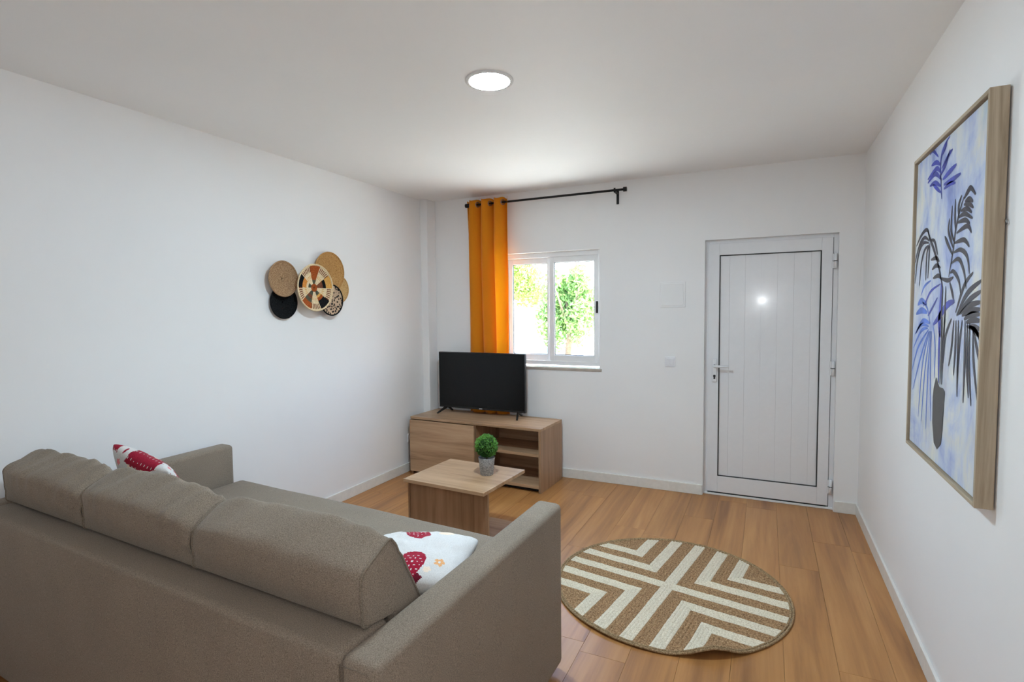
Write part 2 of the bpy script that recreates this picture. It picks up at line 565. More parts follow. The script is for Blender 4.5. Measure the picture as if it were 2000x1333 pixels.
# ------------------------------------------------------------------ outdoors
m_ground = plain('pale_dry_ground', srgb(216, 216, 206), 0.95, noise_amt=0.14, nscale=3.0, spec=0.1)
def leaf_mat(name, c1, c2):
    M = Mat(name)
    v = M.coord()
    n1 = M.n('ShaderNodeTexNoise', Scale=9.0, Detail=3.0)
    M.l(v, n1.inputs['Vector'])
    r = M.ramp([(0.35, c1), (0.65, c2)])
    M.l(n1.outputs['Fac'], r.inputs[0])
    M.l(r.outputs[0], M.b.inputs['Base Color'])
    M.b.inputs['Roughness'].default_value = 0.55
    out = M.t.nodes['Material Output']
    tr = M.n('ShaderNodeBsdfTranslucent')
    M.l(r.outputs[0], tr.inputs[0])
    mx = M.n('ShaderNodeMixShader')
    mx.inputs[0].default_value = 0.35
    M.l(M.b.outputs[0], mx.inputs[1])
    M.l(tr.outputs[0], mx.inputs[2])
    M.l(mx.outputs[0], out.inputs['Surface'])
    return M.m
m_leaf_a = leaf_mat('olive_green_leaves', srgb(108, 134, 64), srgb(156, 178, 92))
m_leaf_b = leaf_mat('fresh_green_leaves', srgb(96, 134, 74), srgb(146, 178, 100))
m_bark = plain('tree_bark', srgb(96, 80, 64), 0.9, noise_amt=0.25, nscale=20)

def ground_h(x, y):
    t = max(0.0, min(1.0, (y - 2.2) / 7.0))
    return -0.25 + t * (1.75 - 0.30 * (x + 1.0)) + 0.10 * math.sin(x * 1.3 + y * 0.9) * t
V, F = [], []
NX, NY = 46, 36
for j in range(NY + 1):
    for i in range(NX + 1):
        xx, yy = -14 + 26 * i / NX, 0.21 + 16.0 * j / NY
        V.append((xx, yy, ground_h(xx, yy)))
for j in range(NY):
    for i in range(NX):
        a = j * (NX + 1) + i
        F.append((a, a + 1, a + NX + 2, a + NX + 1))
gr = mesh_obj('ground_outside', V, F, m_ground, smooth=True)
structure(gr, 'pale sunlit slope outside the window')
def foliage(name, c, rx, ry, rz, n, mat, parent, rng, size=0.055):
    V, F = [], []
    clumps = []
    for _ in range(14):
        d = Vector((rng.gauss(0, 1), rng.gauss(0, 1), rng.gauss(0, 1))).normalized()
        clumps.append((Vector((d.x * rx, d.y * ry, d.z * rz)) * rng.uniform(0.35, 0.8), rng.uniform(0.35, 0.55)))
    for _ in range(n):
        cc, cr = rng.choice(clumps)
        d = Vector((rng.gauss(0, 1), rng.gauss(0, 1), rng.gauss(0, 1))).normalized() * (rng.random() ** 0.4)
        pnt = Vector(c) + cc + Vector((d.x * rx * cr, d.y * ry * cr, d.z * rz * cr))
        a = Vector((rng.gauss(0, 1), rng.gauss(0, 1), rng.gauss(0, 1))).normalized()
        b = a.cross(Vector((rng.gauss(0, 1), rng.gauss(0, 1), rng.gauss(0, 1)))).normalized()
        s = size * rng.uniform(0.6, 1.3)
        k = len(V)
        V += [pnt - a * s, pnt + b * s * 0.42, pnt + a * s, pnt - b * s * 0.42]
        F.append((k, k + 1, k + 2, k + 3))
    return mesh_obj(name, V, F, mat, parent)

trees = [
    ('shrub', (-2.20, 6.4), 2.10, (0.95, 0.7, 0.80), m_leaf_a, 'olive green shrub seen through the left window pane', 8500),
    ('tree', (-0.58, 5.8), 1.72, (0.62, 0.55, 0.98), m_leaf_b, 'fresh green tree seen through the right window pane', 8500),
    ('shrub', (-1.45, 8.2), 1.85, (0.80, 0.6, 0.70), m_leaf_b, 'green shrub behind the central window stile', 3000),
    ('tree', (-4.6, 8.8), 2.9, (1.3, 1.1, 1.1), m_leaf_a, 'pale green tree higher up the slope behind the curtain', 2600),
    ('shrub', (0.10, 7.6), 1.30, (0.55, 0.5, 0.50), m_leaf_a, 'small pale shrub at the right edge of the window view', 1800),
]
for i, (nm, (tx, ty), zc, rr, mt, lab, n) in enumerate(trees):
    rng = random.Random(50 + i)
    gz = ground_h(tx, ty)
    t = empty(nm, (tx, ty, gz))
    tag(t, lab, nm, 'greenery outside the window')
    foliage('foliage', (0, 0, zc - gz), *rr, n, mt, t, rng)
    tube('trunk', [(0, 0, -0.03), (0.04, 0.02, (zc - gz) * 0.5), (-0.02, 0, zc - gz)], [0.07, 0.055, 0.03], m_bark, t, 8)
    for b in range(4):
        a = b * 1.6 + i
        tube('branch', [(0, 0, (zc - gz) * 0.6), (math.cos(a) * rr[0] * 0.3, math.sin(a) * rr[1] * 0.3, (zc - gz) * 0.9), (math.cos(a) * rr[0] * 0.6, math.sin(a) * rr[1] * 0.6, zc - gz + rr[2] * 0.3)], [0.035, 0.022, 0.008], m_bark, t, 6)

# ------------------------------------------------------------------ sofa
# the sofa stands at a slight angle; its plan is a nearly square quadrilateral
SFL, SFR, SRR, SRL = Vector((0.022, -2.345)), Vector((2.305, -2.488)), Vector((2.283, -3.643)), Vector((0.020, -3.530))
SW, SD, SH, SB = 2.285, 1.165, 0.715, 0.032
s_org = Vector((1.15, -3.0, 0))
def S(u, v, z):
    a, b = u / SW, v / SD
    q = SFL * ((1 - a) * (1 - b)) + SFR * (a * (1 - b)) + SRR * (a * b) + SRL * ((1 - a) * b)
    return Vector((q.x, q.y, z)) - s_org
sofa = empty('sofa', s_org)
tag(sofa, 'long taupe fabric sofa with low square arms seen from behind', 'sofa')
ARM, BACK = 0.112, 0.185
def sofa_box(name, u0, u1, v0, v1, z0, z1, bev, parent=sofa, crown=0.0, mat=None, seg=4):
    bm = bmesh.new()
    add_box(bm, u0, u1, v0, v1, z0, z1, bev, seg)
    if crown:
        bmesh.ops.subdivide_edges(bm, edges=[e for e in bm.edges if e.calc_length() > 0.25], cuts=14, use_grid_fill=True)
    for v in bm.verts:
        c = v.co
        if crown and c.z > (z0 + z1) / 2:
            a = (c.x - u0) / (u1 - u0)
            b = (c.y - v0) / (v1 - v0)
            c.z += crown * math.sin(PI * min(1, max(0, a))) * math.sin(PI * min(1, max(0, b))) ** 0.5 + 0.003 * noise.noise(Vector((c.x * 3, c.y * 9, 0)))
        v.co = S(c.x, c.y, c.z)
    return bm_obj(name, bm, mat or m_sofa, parent, True)
a1 = sofa_box('armrest', 0, ARM, 0, SD, SB, SH, 0.022)
a2 = sofa_box('armrest', SW - ARM, SW, 0, SD, SB, SH, 0.022)
sofa_box('backrest', ARM + 0.001, SW - ARM - 0.001, SD - BACK, SD - 0.001, SB, SH - 0.001, 0.022)
sofa_box('front_rail', ARM + 0.001, SW - ARM - 0.001, 0.03, 0.09, SB + 0.01, 0.24, 0.012)
sofa_box('seat_cushion', ARM + 0.002, SW - ARM - 0.002, -0.050, SD - BACK - 0.002, 0.25, 0.492, 0.035, crown=0.012)
# seams round the rear end of the near arm and along the back
def seam(pts, r=0.0022, parent=sofa):
    return tube('seam', [S(*q) for q in pts], r, m_seam, parent, 6)
seam([(SW - ARM, SD + 0.0005, SB + 0.02), (SW - ARM, SD + 0.0005, SH - 0.022), (SW - 0.03, SD + 0.0005, SH - 0.020), (SW - 0.012, SD - 0.002, SH - 0.035), (SW - 0.012, SD - 0.002, SB + 0.02)], 0.0018, a2)
seam([(ARM, SD + 0.0005, SB + 0.02), (ARM, SD + 0.0005, SH - 0.022), (0.03, SD + 0.0005, SH - 0.020)], 0.0018, a1)
for (u, v) in ((0.07, 0.08), (SW - 0.07, 0.08), (0.07, SD - 0.08), (SW - 0.07, SD - 0.08), (SW / 2, 0.12), (SW / 2, SD - 0.1)):
    bm = bmesh.new()
    q = S(u, v, 0)
    add_box(bm, q.x - 0.03, q.x + 0.03, q.y - 0.03, q.y + 0.03, 0.0, SB + 0.004, 0.004)
    bm_obj('foot', bm, m_dark, sofa)

# ---- back cushions: box cushions slumped over the top of the backrest
def smooth_profile(P, n_per=6, r=0.30):
    # closed polygon with rounded corners
    out = []
    m = len(P)
    for i in range(m):
        p0, p1, p2 = Vector(P[i - 1]), Vector(P[i]), Vector(P[(i + 1) % m])
        ra = min(r, 0.5)
        a = p1 + (p0 - p1) * ra
        b = p1 + (p2 - p1) * ra
        for k in range(n_per):
            t = k / (n_per - 1)
            out.append((1 - t) ** 2 * a + 2 * t * (1 - t) * p1 + t * t * b)
    return out

def back_cushion(u0, u1, dv, dz, label, seed, wrinkle, hl=0.0, hr=0.0, ridge=0.0, capb=(0.002, 0.002)):
    """profile in (v, z): v = depth coordinate of the sofa (larger = towards its rear)"""
    vB = SD - BACK
    P = [(SD - 0.098, SH + 0.004), (SD - 0.080, SH + 0.070), (SD - 0.080, SH + 0.146), (SD - 0.206, SH + 0.206), (SD - 0.240, SH + 0.165),
         (SD - 0.40, 0.57), (SD - 0.40, 0.512), (vB - 0.06, 0.510), (vB - 0.014, SH - 0.06), (vB - 0.010, SH + 0.004)]
    prof = smooth_profile([(v + dv, z + (dz if z > SH else 0)) for v, z in P], 5, 0.24)
    cv = sum(p[0] for p in prof) / len(prof)
    cz = sum(p[1] for p in prof) / len(prof)
    rng = random.Random(seed)
    ns = 44
    m = len(prof)
    V, F = [], []
    ph = rng.random() * 6
    for i in range(ns + 1):
        s = -1 + 2 * i / ns
        s = math.copysign(1 - (1 - abs(s)) ** 1.25, s)
        u = (u0 + u1) / 2 + s * (u1 - u0) / 2
        k_end = 1.0 - 0.09 * abs(s) ** 6            # slight pinch at the end seams
        bul = 0.020 * (1 - abs(s) ** 3)
        for j, pr in enumerate(prof):
            dvv, dzz = pr[0] - cv, pr[1] - cz
            L = math.hypot(dvv, dzz)
            k = k_end if pr[1] > SH + 0.03 else 1.0
            v_, z_ = cv + dvv * k, cz + dzz * k
            if pr[1] > SH + 0.03:
                fall = min(1.0, (pr[1] - SH - 0.03) / 0.08)
                w = noise.noise(Vector((u * 7 + v_ * 9 + seed, z_ * 5, seed))) * 0.012 + noise.noise(Vector((u * 20 + z_ * 30 + v_ * 26, seed, v_ * 3))) * 0.011 * wrinkle
                ends = math.sin((u * 1.0 - (z_ + v_) * 0.55) * 80 + ph) * 0.006 * wrinkle * (max(0, s) ** 2 + 0.25)
                v_ += (dvv / L) * (bul + w + ends) * fall
                z_ += (dzz / L) * (bul + w + ends) * fall
                z_ += fall * ((hl if s < 0 else hr) * abs(s) ** 3 + ridge * (1 - s * s))
            bulge_u = 0.0
            V.append(S(u + bulge_u, v_, z_) + s_org)
    for i in range(ns):
        for j in range(m):
            l = (j + 1) % m
            F.append((i * m + j, i * m + l, (i + 1) * m + l, (i + 1) * m + j))
    # bulged end caps
    for i, sg in ((0, -1), (ns, 1)):
        base = [V[i * m + j] for j in range(m)]
        c0 = sum(base, Vector()) / m
        rings = [list(range(i * m, i * m + m))]
        for q, off in ((0.75, 0.5), (0.45, 0.9), (0.15, 1.0)):
            off *= capb[0 if sg < 0 else 1]
            k0 = len(V)
            for j in range(m):
                pnt = c0 + (base[j] - c0) * q
                pnt = Vector((pnt.x + sg * off, pnt.y, pnt.z))
                V.append(pnt)
            rings.append(list(range(k0, k0 + m)))
        for a, b in zip(rings, rings[1:]):
            for j in range(m):
                l = (j + 1) % m
                F.append((a[j], b[j], b[l], a[l]) if sg < 0 else (a[j], a[l], b[l], b[j]))
        F.append(tuple(rings[-1]) if sg > 0 else tuple(reversed(rings[-1])))
    org = Vector(S((u0 + u1) / 2, SD - 0.3, 0.5) + s_org)
    root = empty('back_cushion', org)
    body = mesh_obj('cushion_cover', [v - org for v in V], F, m_sofa, root, True)
    bm = bmesh.new()
    bm.from_mesh(body.data)
    bmesh.ops.recalc_face_normals(bm, faces=bm.faces)
    bm.to_mesh(body.data)
    bm.free()
    for i in (0, ns):
        pts = [V[i * m + j] - org for j in range(m)]
        # welted seam round the end panel
        VV, FF = tube_data(pts, 0.0040, 6, True)
        mesh_obj('end_seam', VV, FF, m_seam, root, True)
    tag(root, label, 'cushion', 'taupe back cushions on the sofa')
    return root
back_cushion(0.118, 0.772, 0.0, 0.0, 'taupe back cushion at the far left end of the sofa', 11, 1.0, hl=0.012, hr=-0.01)
back_cushion(0.780, 1.452, 0.0, 0.0, 'taupe back cushion in the middle of the three', 23, 1.0, hl=0.012, ridge=0.008)
back_cushion(1.460, 2.158, 0.0, 0.0, 'taupe back cushion nearest the camera beside the right arm', 37, 0.35, hr=0.014, capb=(0.002, 0.012))

# ---- printed throw pillows
def pillow(name, size, thick, origin, ax, ay, az, mats, paint, label, n=110, sag=0.0):
    V, F, FM = [], [], []
    h = size / 2
    def surf(a, b, sd):
        e = (max(0.0, 1 - abs(a) ** 2.6)) ** 0.55 * (max(0.0, 1 - abs(b) ** 2.6)) ** 0.55
        pin = 1 - 0.07 * (a * a * (1 - abs(b)) + b * b * (1 - abs(a))) - 0.0
        cr = 0.006 * noise.noise(Vector((a * 3.1, b * 3.1, sd * 2))) + 0.004 * noise.noise(Vector((a * 8, b * 5, sd)))
        z = sd * (thick / 2 * e + cr * e) - sag * (a * a + b * b)
        kk = 1 - 0.06 * (1 - b * b) * abs(a) ** 4
        kk2 = 1 - 0.06 * (1 - a * a) * abs(b) ** 4
        cn = 1 - 0.07 * (a * b) ** 6
        return Vector((a * h * kk * cn, b * h * kk2 * cn, z))
    idx = {}
    for sd in (1, -1):
        for j in range(n + 1):
            for i in range(n + 1):
                if sd < 0 and (i in (0, n) or j in (0, n)):
                    idx[(sd, i, j)] = idx[(1, i, j)]
                    continue
                a, b = -1 + 2 * i / n, -1 + 2 * j / n
                idx[(sd, i, j)] = len(V)
                V.append(surf(a, b, sd))
        for j in range(n):
            for i in range(n):
                q = [idx[(sd, i, j)], idx[(sd, i + 1, j)], idx[(sd, i + 1, j + 1)], idx[(sd, i, j + 1)]]
                F.append(tuple(q if sd > 0 else q[::-1]))
                a, b = -1 + 2 * (i + 0.5) / n, -1 + 2 * (j + 0.5) / n
                FM.append(paint(a, b, sd))
    o = mesh_obj(name, V, F, None, None, True, mats, FM)
    ax, ay = Vector(ax).normalized(), Vector(ay)
    azv = ax.cross(ay).normalized()
    ay = azv.cross(ax).normalized()
    o.matrix_world = Matrix(((ax.x, ay.x, azv.x, origin[0]), (ax.y, ay.y, azv.y, origin[1]), (ax.z, ay.z, azv.z, origin[2]), (0, 0, 0, 1)))
    tag(o, label, 'pillow', 'printed throw pillows on the sofa')
    return o

def in_ellipse(a, b, cx, cy, rx, ry, rot=0.0):
    c, s = math.cos(rot), math.sin(rot)
    x, y = (a - cx) * c + (b - cy) * s, -(a - cx) * s + (b - cy) * c
    return (x / rx) ** 2 + (y / ry) ** 2 < 1
def flower(a, b, cx, cy, r, lobes, sharp=0.5, ph=0.0):
    dx, dy = a - cx, b - cy
    d = math.hypot(dx, dy)
    an = math.atan2(dy, dx) + ph
    return d < r * (1 - sharp + sharp * abs(math.cos(an * lobes / 2)))
def strawberry(a, b, cx, cy, s, rot):
    """0 none, 1 fruit, 2 seed, 3 leafy cap"""
    c, si = math.cos(rot), math.sin(rot)
    x, y = ((a - cx) * c + (b - cy) * si) / s, (-(a - cx) * si + (b - cy) * c) / s
    if -1.0 < y < 0.75:
        w = 0.62 * math.sqrt(max(0, 1 - ((y + 0.25) / 0.8) ** 2)) if y < -0.25 else 0.62 * (1 - ((y + 0.25) / 1.15) ** 1.6)
        if abs(x) < w:
            gx, gy = (x * 4.2 + (0.5 if int(math.floor(y * 4.2)) % 2 else 0)) % 1.0 - 0.5, (y * 4.2) % 1.0 - 0.5
            if math.hypot(gx, gy) < 0.17 and abs(x) < w * 0.8 and y > -0.75:
                return 2
            return 1
    if 0.55 < y < 0.95 and abs(x) < 0.55 * (1 - abs(y - 0.75) * 2.2):
        return 3
    return 0
P_MATS = [m_white_fab, m_red_fab, m_dred_fab, m_pink_fab, m_orange_fab, m_cream_fab]
def paint_white(a, b, sd):
    for cx, cy, s, rot in ((0.17, -0.66, 0.35, 0.15), (-0.12, 0.52, 0.33, -2.3), (-0.75, -0.35, 0.33, 0.8)):
        k = strawberry(a, b, cx, cy, s, rot + PI)
        if k:
            return {1: 1, 2: 0, 3: 2}[k]
    for cx, cy, r in ((0.60, -0.55, 0.10), (0.60, 0.86, 0.10), (-0.35, -0.75, 0.08)):
        if flower(a, b, cx, cy, r, 5, 0.45):
            return 0 if math.hypot(a - cx, b - cy) < r * 0.25 else 4
    if flower(a, b, 0.42, 0.66, 0.15, 5, 0.3) or flower(a, b, 0.44, -0.74, 0.07, 5, 0.3):
        return 5
    return 0
def paint_red(a, b, sd):
    for cx, cy, r, ph in ((0.35, 0.30, 0.36, 0.2), (-0.55, 0.75, 0.34, 0.9), (0.80, 0.86, 0.30, 0.4), (-0.25, -0.1, 0.35, 0.3), (0.85, -0.25, 0.3, 0.0), (0.2, -0.75, 0.36, 0.7), (-0.8, -0.6, 0.34, 0.1)):
        if flower(a, b, cx, cy, r, 7, 0.42, ph):
            if flower(a, b, cx, cy, r * 0.25, 5, 0.4):
                return 3
            return 0
    if flower(a, b, 0.62, 0.02, 0.17, 3, 0.3) or flower(a, b, 0.05, 0.62, 0.10, 3, 0.3):
        return 3
    if noise.noise(Vector((a * 2.2 + 3, b * 2.2, 1))) > 0.28:
        return 5
    if in_ellipse((a * 9) % 1.0, (b * 9) % 1.0, 0.5, 0.5, 0.11, 0.11):
        return 0
    return 1
pillow('throw_pillow', 0.42, 0.13, (1.921, -2.992, 0.614), (0.95, 0.31, 0.02), (-0.22, 0.80, -0.02), None, P_MATS, paint_white, 'white throw pillow printed with dark red strawberries beside the right arm')
pillow('throw_pillow', 0.39, 0.14, (0.425, -3.005, 0.703), (0.96, 0.08, -0.26), (0.20, -0.45, 0.87), None, P_MATS, paint_red, 'red and white floral throw pillow leaning behind the left back cushions')

# ------------------------------------------------------------------ media stand
ST_ROT = math.radians(-2.27)
stand = empty('media_stand', (0.745, -0.262, 0), ST_ROT)
tag(stand, 'low oak veneer media stand under the television', 'media stand')
hw, hd, sh, tk = 0.667, 0.228, 0.541, 0.022
def sbox(name, x0, x1, y0, y1, z0, z1, mat, parent=stand, bev=0.0012):
    return box(name, x0, x1, y0, y1, z0, z1, mat, parent, bev)
sbox('top_panel', -hw, hw, -hd - 0.002, hd, sh - tk, sh, m_oak_x)
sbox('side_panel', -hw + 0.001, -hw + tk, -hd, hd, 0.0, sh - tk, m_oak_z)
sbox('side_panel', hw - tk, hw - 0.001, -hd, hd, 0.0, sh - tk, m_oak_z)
div = 0.034
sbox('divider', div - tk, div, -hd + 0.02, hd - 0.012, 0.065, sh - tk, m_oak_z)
sbox('bottom_panel', -hw + tk, hw - tk, -hd + 0.004, hd, 0.035, 0.062, m_oak_x)
sbox('shelf', div, hw - tk, -hd + 0.03, hd - 0.012, 0.295, 0.320, m_oak_x)
sbox('back_panel', -hw + tk, hw - tk, hd - 0.008, hd, 0.062, sh - tk, m_oak_x)
sbox('flap_door', -hw + 0.003, div - 0.002, -hd - 0.020, -hd - 0.001, 0.032, sh - tk - 0.006, m_oak_x)
sbox('plinth', -hw + tk, hw - tk, -hd + 0.05, -hd + 0.066, 0.0, 0.036, m_dark)

# ------------------------------------------------------------------ television
m_tv = plain('tv_black_plastic', srgb(20, 20, 21), 0.4)
m_screen = plain('tv_screen', srgb(9, 10, 10), 0.25, noise_amt=0.0, spec=0.3)
m_badge = plain('silver_badge', srgb(215, 215, 218), 0.3, metal=0.2)
tv = empty('television', (0.658, -0.165, sh), math.radians(-0.6))
tag(tv, 'black flat screen television standing on the media stand', 'television')
tw, tz0, tz1 = 0.4575, 0.051, 0.586
box('bezel', -tw, tw, -0.008, 0.026, tz0, tz1, m_tv, tv, 0.003)
box('rear_housing', -tw + 0.07, tw - 0.07, 0.024, 0.048, tz0 + 0.015, tz0 + 0.30, m_tv, tv, 0.012)
box('screen', -tw + 0.009, tw - 0.009, -0.0095, -0.007, tz0 + 0.018, tz1 - 0.009, m_screen, tv)
bg = box('badge', -0.016, 0.016, -0.0095, -0.0078, tz0 + 0.005, tz0 + 0.012, m_badge, tv)
bg['label'] = 'tiny silver maker mark under the screen'
for s in (-1, 1):
    apx = s * 0.375
    for (dx, dy) in ((0.045, -0.105), (0.0, 0.095)):
        bm = bmesh.new()
        p0, p1 = Vector((apx, 0.012, tz0 + 0.010)), Vector((apx + s * dx, dy, 0.006))
        d = (p1 - p0).normalized()
        side = d.cross(Vector((0, 0, 1))).normalized()
        upv = side.cross(d)
        vs = []
        for p_, wd, ht in ((p0, 0.009, 0.012), (p1, 0.007, 0.0055)):
            for a, b in ((-1, -1), (1, -1), (1, 1), (-1, 1)):
                vs.append(bm.verts.new(p_ + side * wd * a + upv * ht * b))
        for q in ((0, 1, 2, 3), (7, 6, 5, 4), (0, 4, 5, 1), (1, 5, 6, 2), (2, 6, 7, 3), (3, 7, 4, 0)):
            bm.faces.new([vs[i] for i in q])
        bm_obj('foot', bm, m_tv, tv)

# ------------------------------------------------------------------ coffee table
TROT = math.radians(-3.6)
table = empty('coffee_table', (1.262, -1.500, 0), TROT)
tag(table, 'small square oak veneer coffee table in front of the sofa', 'coffee table')
tx, ty, tzz = 0.308, 0.266, 0.430
box('table_top', -tx, tx, -ty, ty, tzz - 0.022, tzz, m_oak_x, table, 0.0015)
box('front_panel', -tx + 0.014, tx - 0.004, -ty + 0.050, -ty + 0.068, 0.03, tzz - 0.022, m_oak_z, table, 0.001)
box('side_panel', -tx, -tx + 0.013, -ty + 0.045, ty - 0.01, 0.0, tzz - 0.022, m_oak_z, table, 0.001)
box('base_board', -tx + 0.013, tx, -ty + 0.068, ty - 0.004, 0.032, 0.054, m_oak_x, table, 0.0015)
for sx in (-1, 1):
    for sy in (-1, 1):
        lathe('castor', [(0.016, 0.0), (0.018, 0.004), (0.018, 0.026), (0.014, 0.032)], m_dark, table, 14, Matrix.Translation((sx * (tx - 0.05), sy * (ty - 0.11), 0)))

# ------------------------------------------------------------------ topiary in pot
m_pot = jute('speckled_stone_pot', srgb(96, 98, 102), srgb(164, 166, 168), srgb(212, 214, 216), 160.0)
m_box = leaf_mat('boxwood_leaves', srgb(44, 98, 32), srgb(128, 186, 86))
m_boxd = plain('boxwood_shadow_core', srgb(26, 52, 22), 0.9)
plant = empty('potted_topiary', (1.396, -1.448, 0.430))
tag(plant, 'small clipped green topiary ball in a speckled grey pot', 'potted plant')
lathe('pot', [(0.040, 0.0), (0.043, 0.002), (0.0545, 0.112), (0.0555, 0.116), (0.0535, 0.117), (0.049, 0.108), (0.047, 0.085)], m_pot, plant, 40, cap1=False)
lathe('gravel', [(0.0475, 0.088), (0.03, 0.093), (0.008, 0.094)], m_pot, plant, 24, cap0=False)
tube('stem', [(0, 0, 0.085), (0.003, 0, 0.12), (0, 0, 0.17)], 0.006, m_bark, plant, 8)
bc = Vector((0, 0, 0.192))
V, F = [], []
rng = random.Random(5)
for i in range(1500):
    zz = 1 - 2 * (i + 0.5) / 1500
    an = i * 2.399963
    r_ = math.sqrt(1 - zz * zz)
    d = Vector((r_ * math.cos(an), r_ * math.sin(an), zz))
    R = 0.074 * rng.uniform(0.84, 1.04)
    pnt = bc + d * R
    a = (d + Vector((rng.gauss(0, 1), rng.gauss(0, 1), rng.gauss(0, 1))) * 0.65).normalized()
    b = a.cross(Vector((rng.gauss(0, 1), rng.gauss(0, 1), rng.gauss(0, 1)))).normalized()
    c_ = a.cross(b)
    s = rng.uniform(0.006, 0.0105)
    k = len(V)
    V += [pnt - a * s * 0.8, pnt + b * s * 0.5 + c_ * s * 0.15, pnt + a * s, pnt - b * s * 0.5 + c_ * s * 0.15]
    F.append((k, k + 1, k + 2, k + 3))
o = mesh_obj('foliage', V, F, m_box, plant)
o['kind'] = 'stuff'
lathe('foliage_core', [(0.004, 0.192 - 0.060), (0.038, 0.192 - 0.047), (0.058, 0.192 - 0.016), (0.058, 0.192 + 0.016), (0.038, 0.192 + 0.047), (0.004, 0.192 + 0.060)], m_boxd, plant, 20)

# ------------------------------------------------------------------ round jute rug
m_cream = jute('bleached_jute_braid', srgb(186, 172, 146), srgb(222, 211, 188), srgb(238, 230, 212), 150.0)
m_tan = jute('natural_jute_braid', srgb(92, 66, 46), srgb(158, 124, 90), srgb(204, 170, 130), 130.0)
m_rim = jute('olive_jute_edge', srgb(96, 76, 54), srgb(154, 128, 96), srgb(194, 168, 130), 150.0)
rug = empty('round_rug', (2.598, -1.613, 0.0))
tag(rug, 'round braided jute rug with cream and tan chevron stripes', 'rug')
RR = 0.606
ROT = math.radians(-10.0)
cr_, sr_ = math.cos(ROT), math.sin(ROT)
def rug_z(x, y):
    """lift of the curled edge on the side near the camera"""
    d = math.hypot(x, y) / RR
    an = math.atan2(y, x)
    dl = (an - math.radians(-63) + PI) % (2 * PI) - PI
    z = 0.036 * math.exp(-(dl / 0.17) ** 2) * max(0, (d - 0.80) / 0.20) ** 1.5
    dl2 = (an - math.radians(-112) + PI) % (2 * PI) - PI
    z += 0.006 * math.exp(-(dl2 / 0.4) ** 2) * max(0, (d - 0.8) / 0.2) ** 1.5
    return z + 0.0008 * math.sin(x * 31 + y * 17)
def rug_pt(p, q, z, qx, qy):
    # p along one arm, q along the other arm of quadrant (qx, qy)
    x, y = p * qx, q * qy
    X, Y = x * cr_ - y * sr_, x * sr_ + y * cr_
    return Vector((X, Y, z + rug_z(X, Y)))
H0 = 0.032
BW = [0.075, 0.068, 0.072, 0.066]
bounds = [0.0, H0]
for w in BW:
    bounds.append(bounds[-1] + w)
bounds.append(RR / math.sqrt(2) + 0.02)
NPB = 4          # braids across each stripe
def chevron(m0, m1, qx, qy, name, mat, rows):
    V, F = [], []
    per = 4
    for half in (0, 1):
        prev = None
        for r in range(rows):
            ra, rb = m0 + (m1 - m0) * r / rows, m0 + (m1 - m0) * (r + 1) / rows
            for t in range(per + 1):
                f = t / per
                mm = ra + (rb - ra) * f
                zz = 0.0050 + 0.0042 * math.sin(PI * f)
                s1 = math.sqrt(max(0, (RR - 0.006) ** 2 - mm * mm))
                if s1 < mm:
                    s1 = mm
                row = []
                ns = 30
                for i in range(ns + 1):
                    s = mm + (s1 - mm) * i / ns
                    wob = 0.0016 * noise.noise(Vector((s * 30, mm * 9, qx * 3 + qy)))
                    a, b = (mm + wob, s) if half else (s, mm + wob)
                    row.append(len(V))
                    V.append(rug_pt(a, b, zz + 0.0006 * math.sin(s * 520 + r * 1.7), qx, qy))
                if prev is not None and not (t == 0):
                    for i in range(ns):
                        q = (prev[i], prev[i + 1], row[i + 1], row[i])
                        flip = (qx * qy < 0) != bool(half)
                        F.append(q[::-1] if flip else q)
                prev = row
    return mesh_obj(name, V, F, mat, rug, True)
for qx in (-1, 1):
    for qy in (-1, 1):
        for b in range(len(bounds) - 1):
            m0, m1 = bounds[b], bounds[b + 1]
            mat = m_cream if b % 2 == 0 else m_tan
            rows = 2 if b == 0 else (NPB if b < len(bounds) - 2 else 6)
            chevron(m0, m1, qx, qy, 'chevron_stripe' if b else 'cross_stripe', mat, rows)
# braided border and backing
pts = []
for k in range(160):
    a = 2 * PI * k / 160
    x, y = RR * math.cos(a), RR * math.sin(a)
    pts.append((x, y, 0.0065 + rug_z(x, y) + 0.0007 * math.sin(k * 2.2)))
VV, FF = tube_data(pts, 0.0058, 8, True)
mesh_obj('border_braid', VV, FF, m_rim, rug, True)
pts = [(x * 0.979, y * 0.979, z + 0.001) for x, y, z in pts]
VV, FF = tube_data(pts, 0.0055, 8, True)
mesh_obj('border_braid', VV, FF, m_rim, rug, True)
V, F = [(0, 0, 0.002)], []
nr, na = 14, 96
for i in range(1, nr + 1):
    for k in range(na):
        a = 2 * PI * k / na
        r_ = RR * i / nr
        x, y = r_ * math.cos(a), r_ * math.sin(a)
        V.append((x, y, 0.002 + rug_z(x, y)))
for k in range(na):
    F.append((0, 1 + k, 1 + (k + 1) % na))
for i in range(nr - 1):
    for k in range(na):
        l = (k + 1) % na
        a0 = 1 + i * na
        F.append((a0 + k, a0 + na + k, a0 + na + l, a0 + l))
mesh_obj('backing', V, F, m_tan, rug, True)

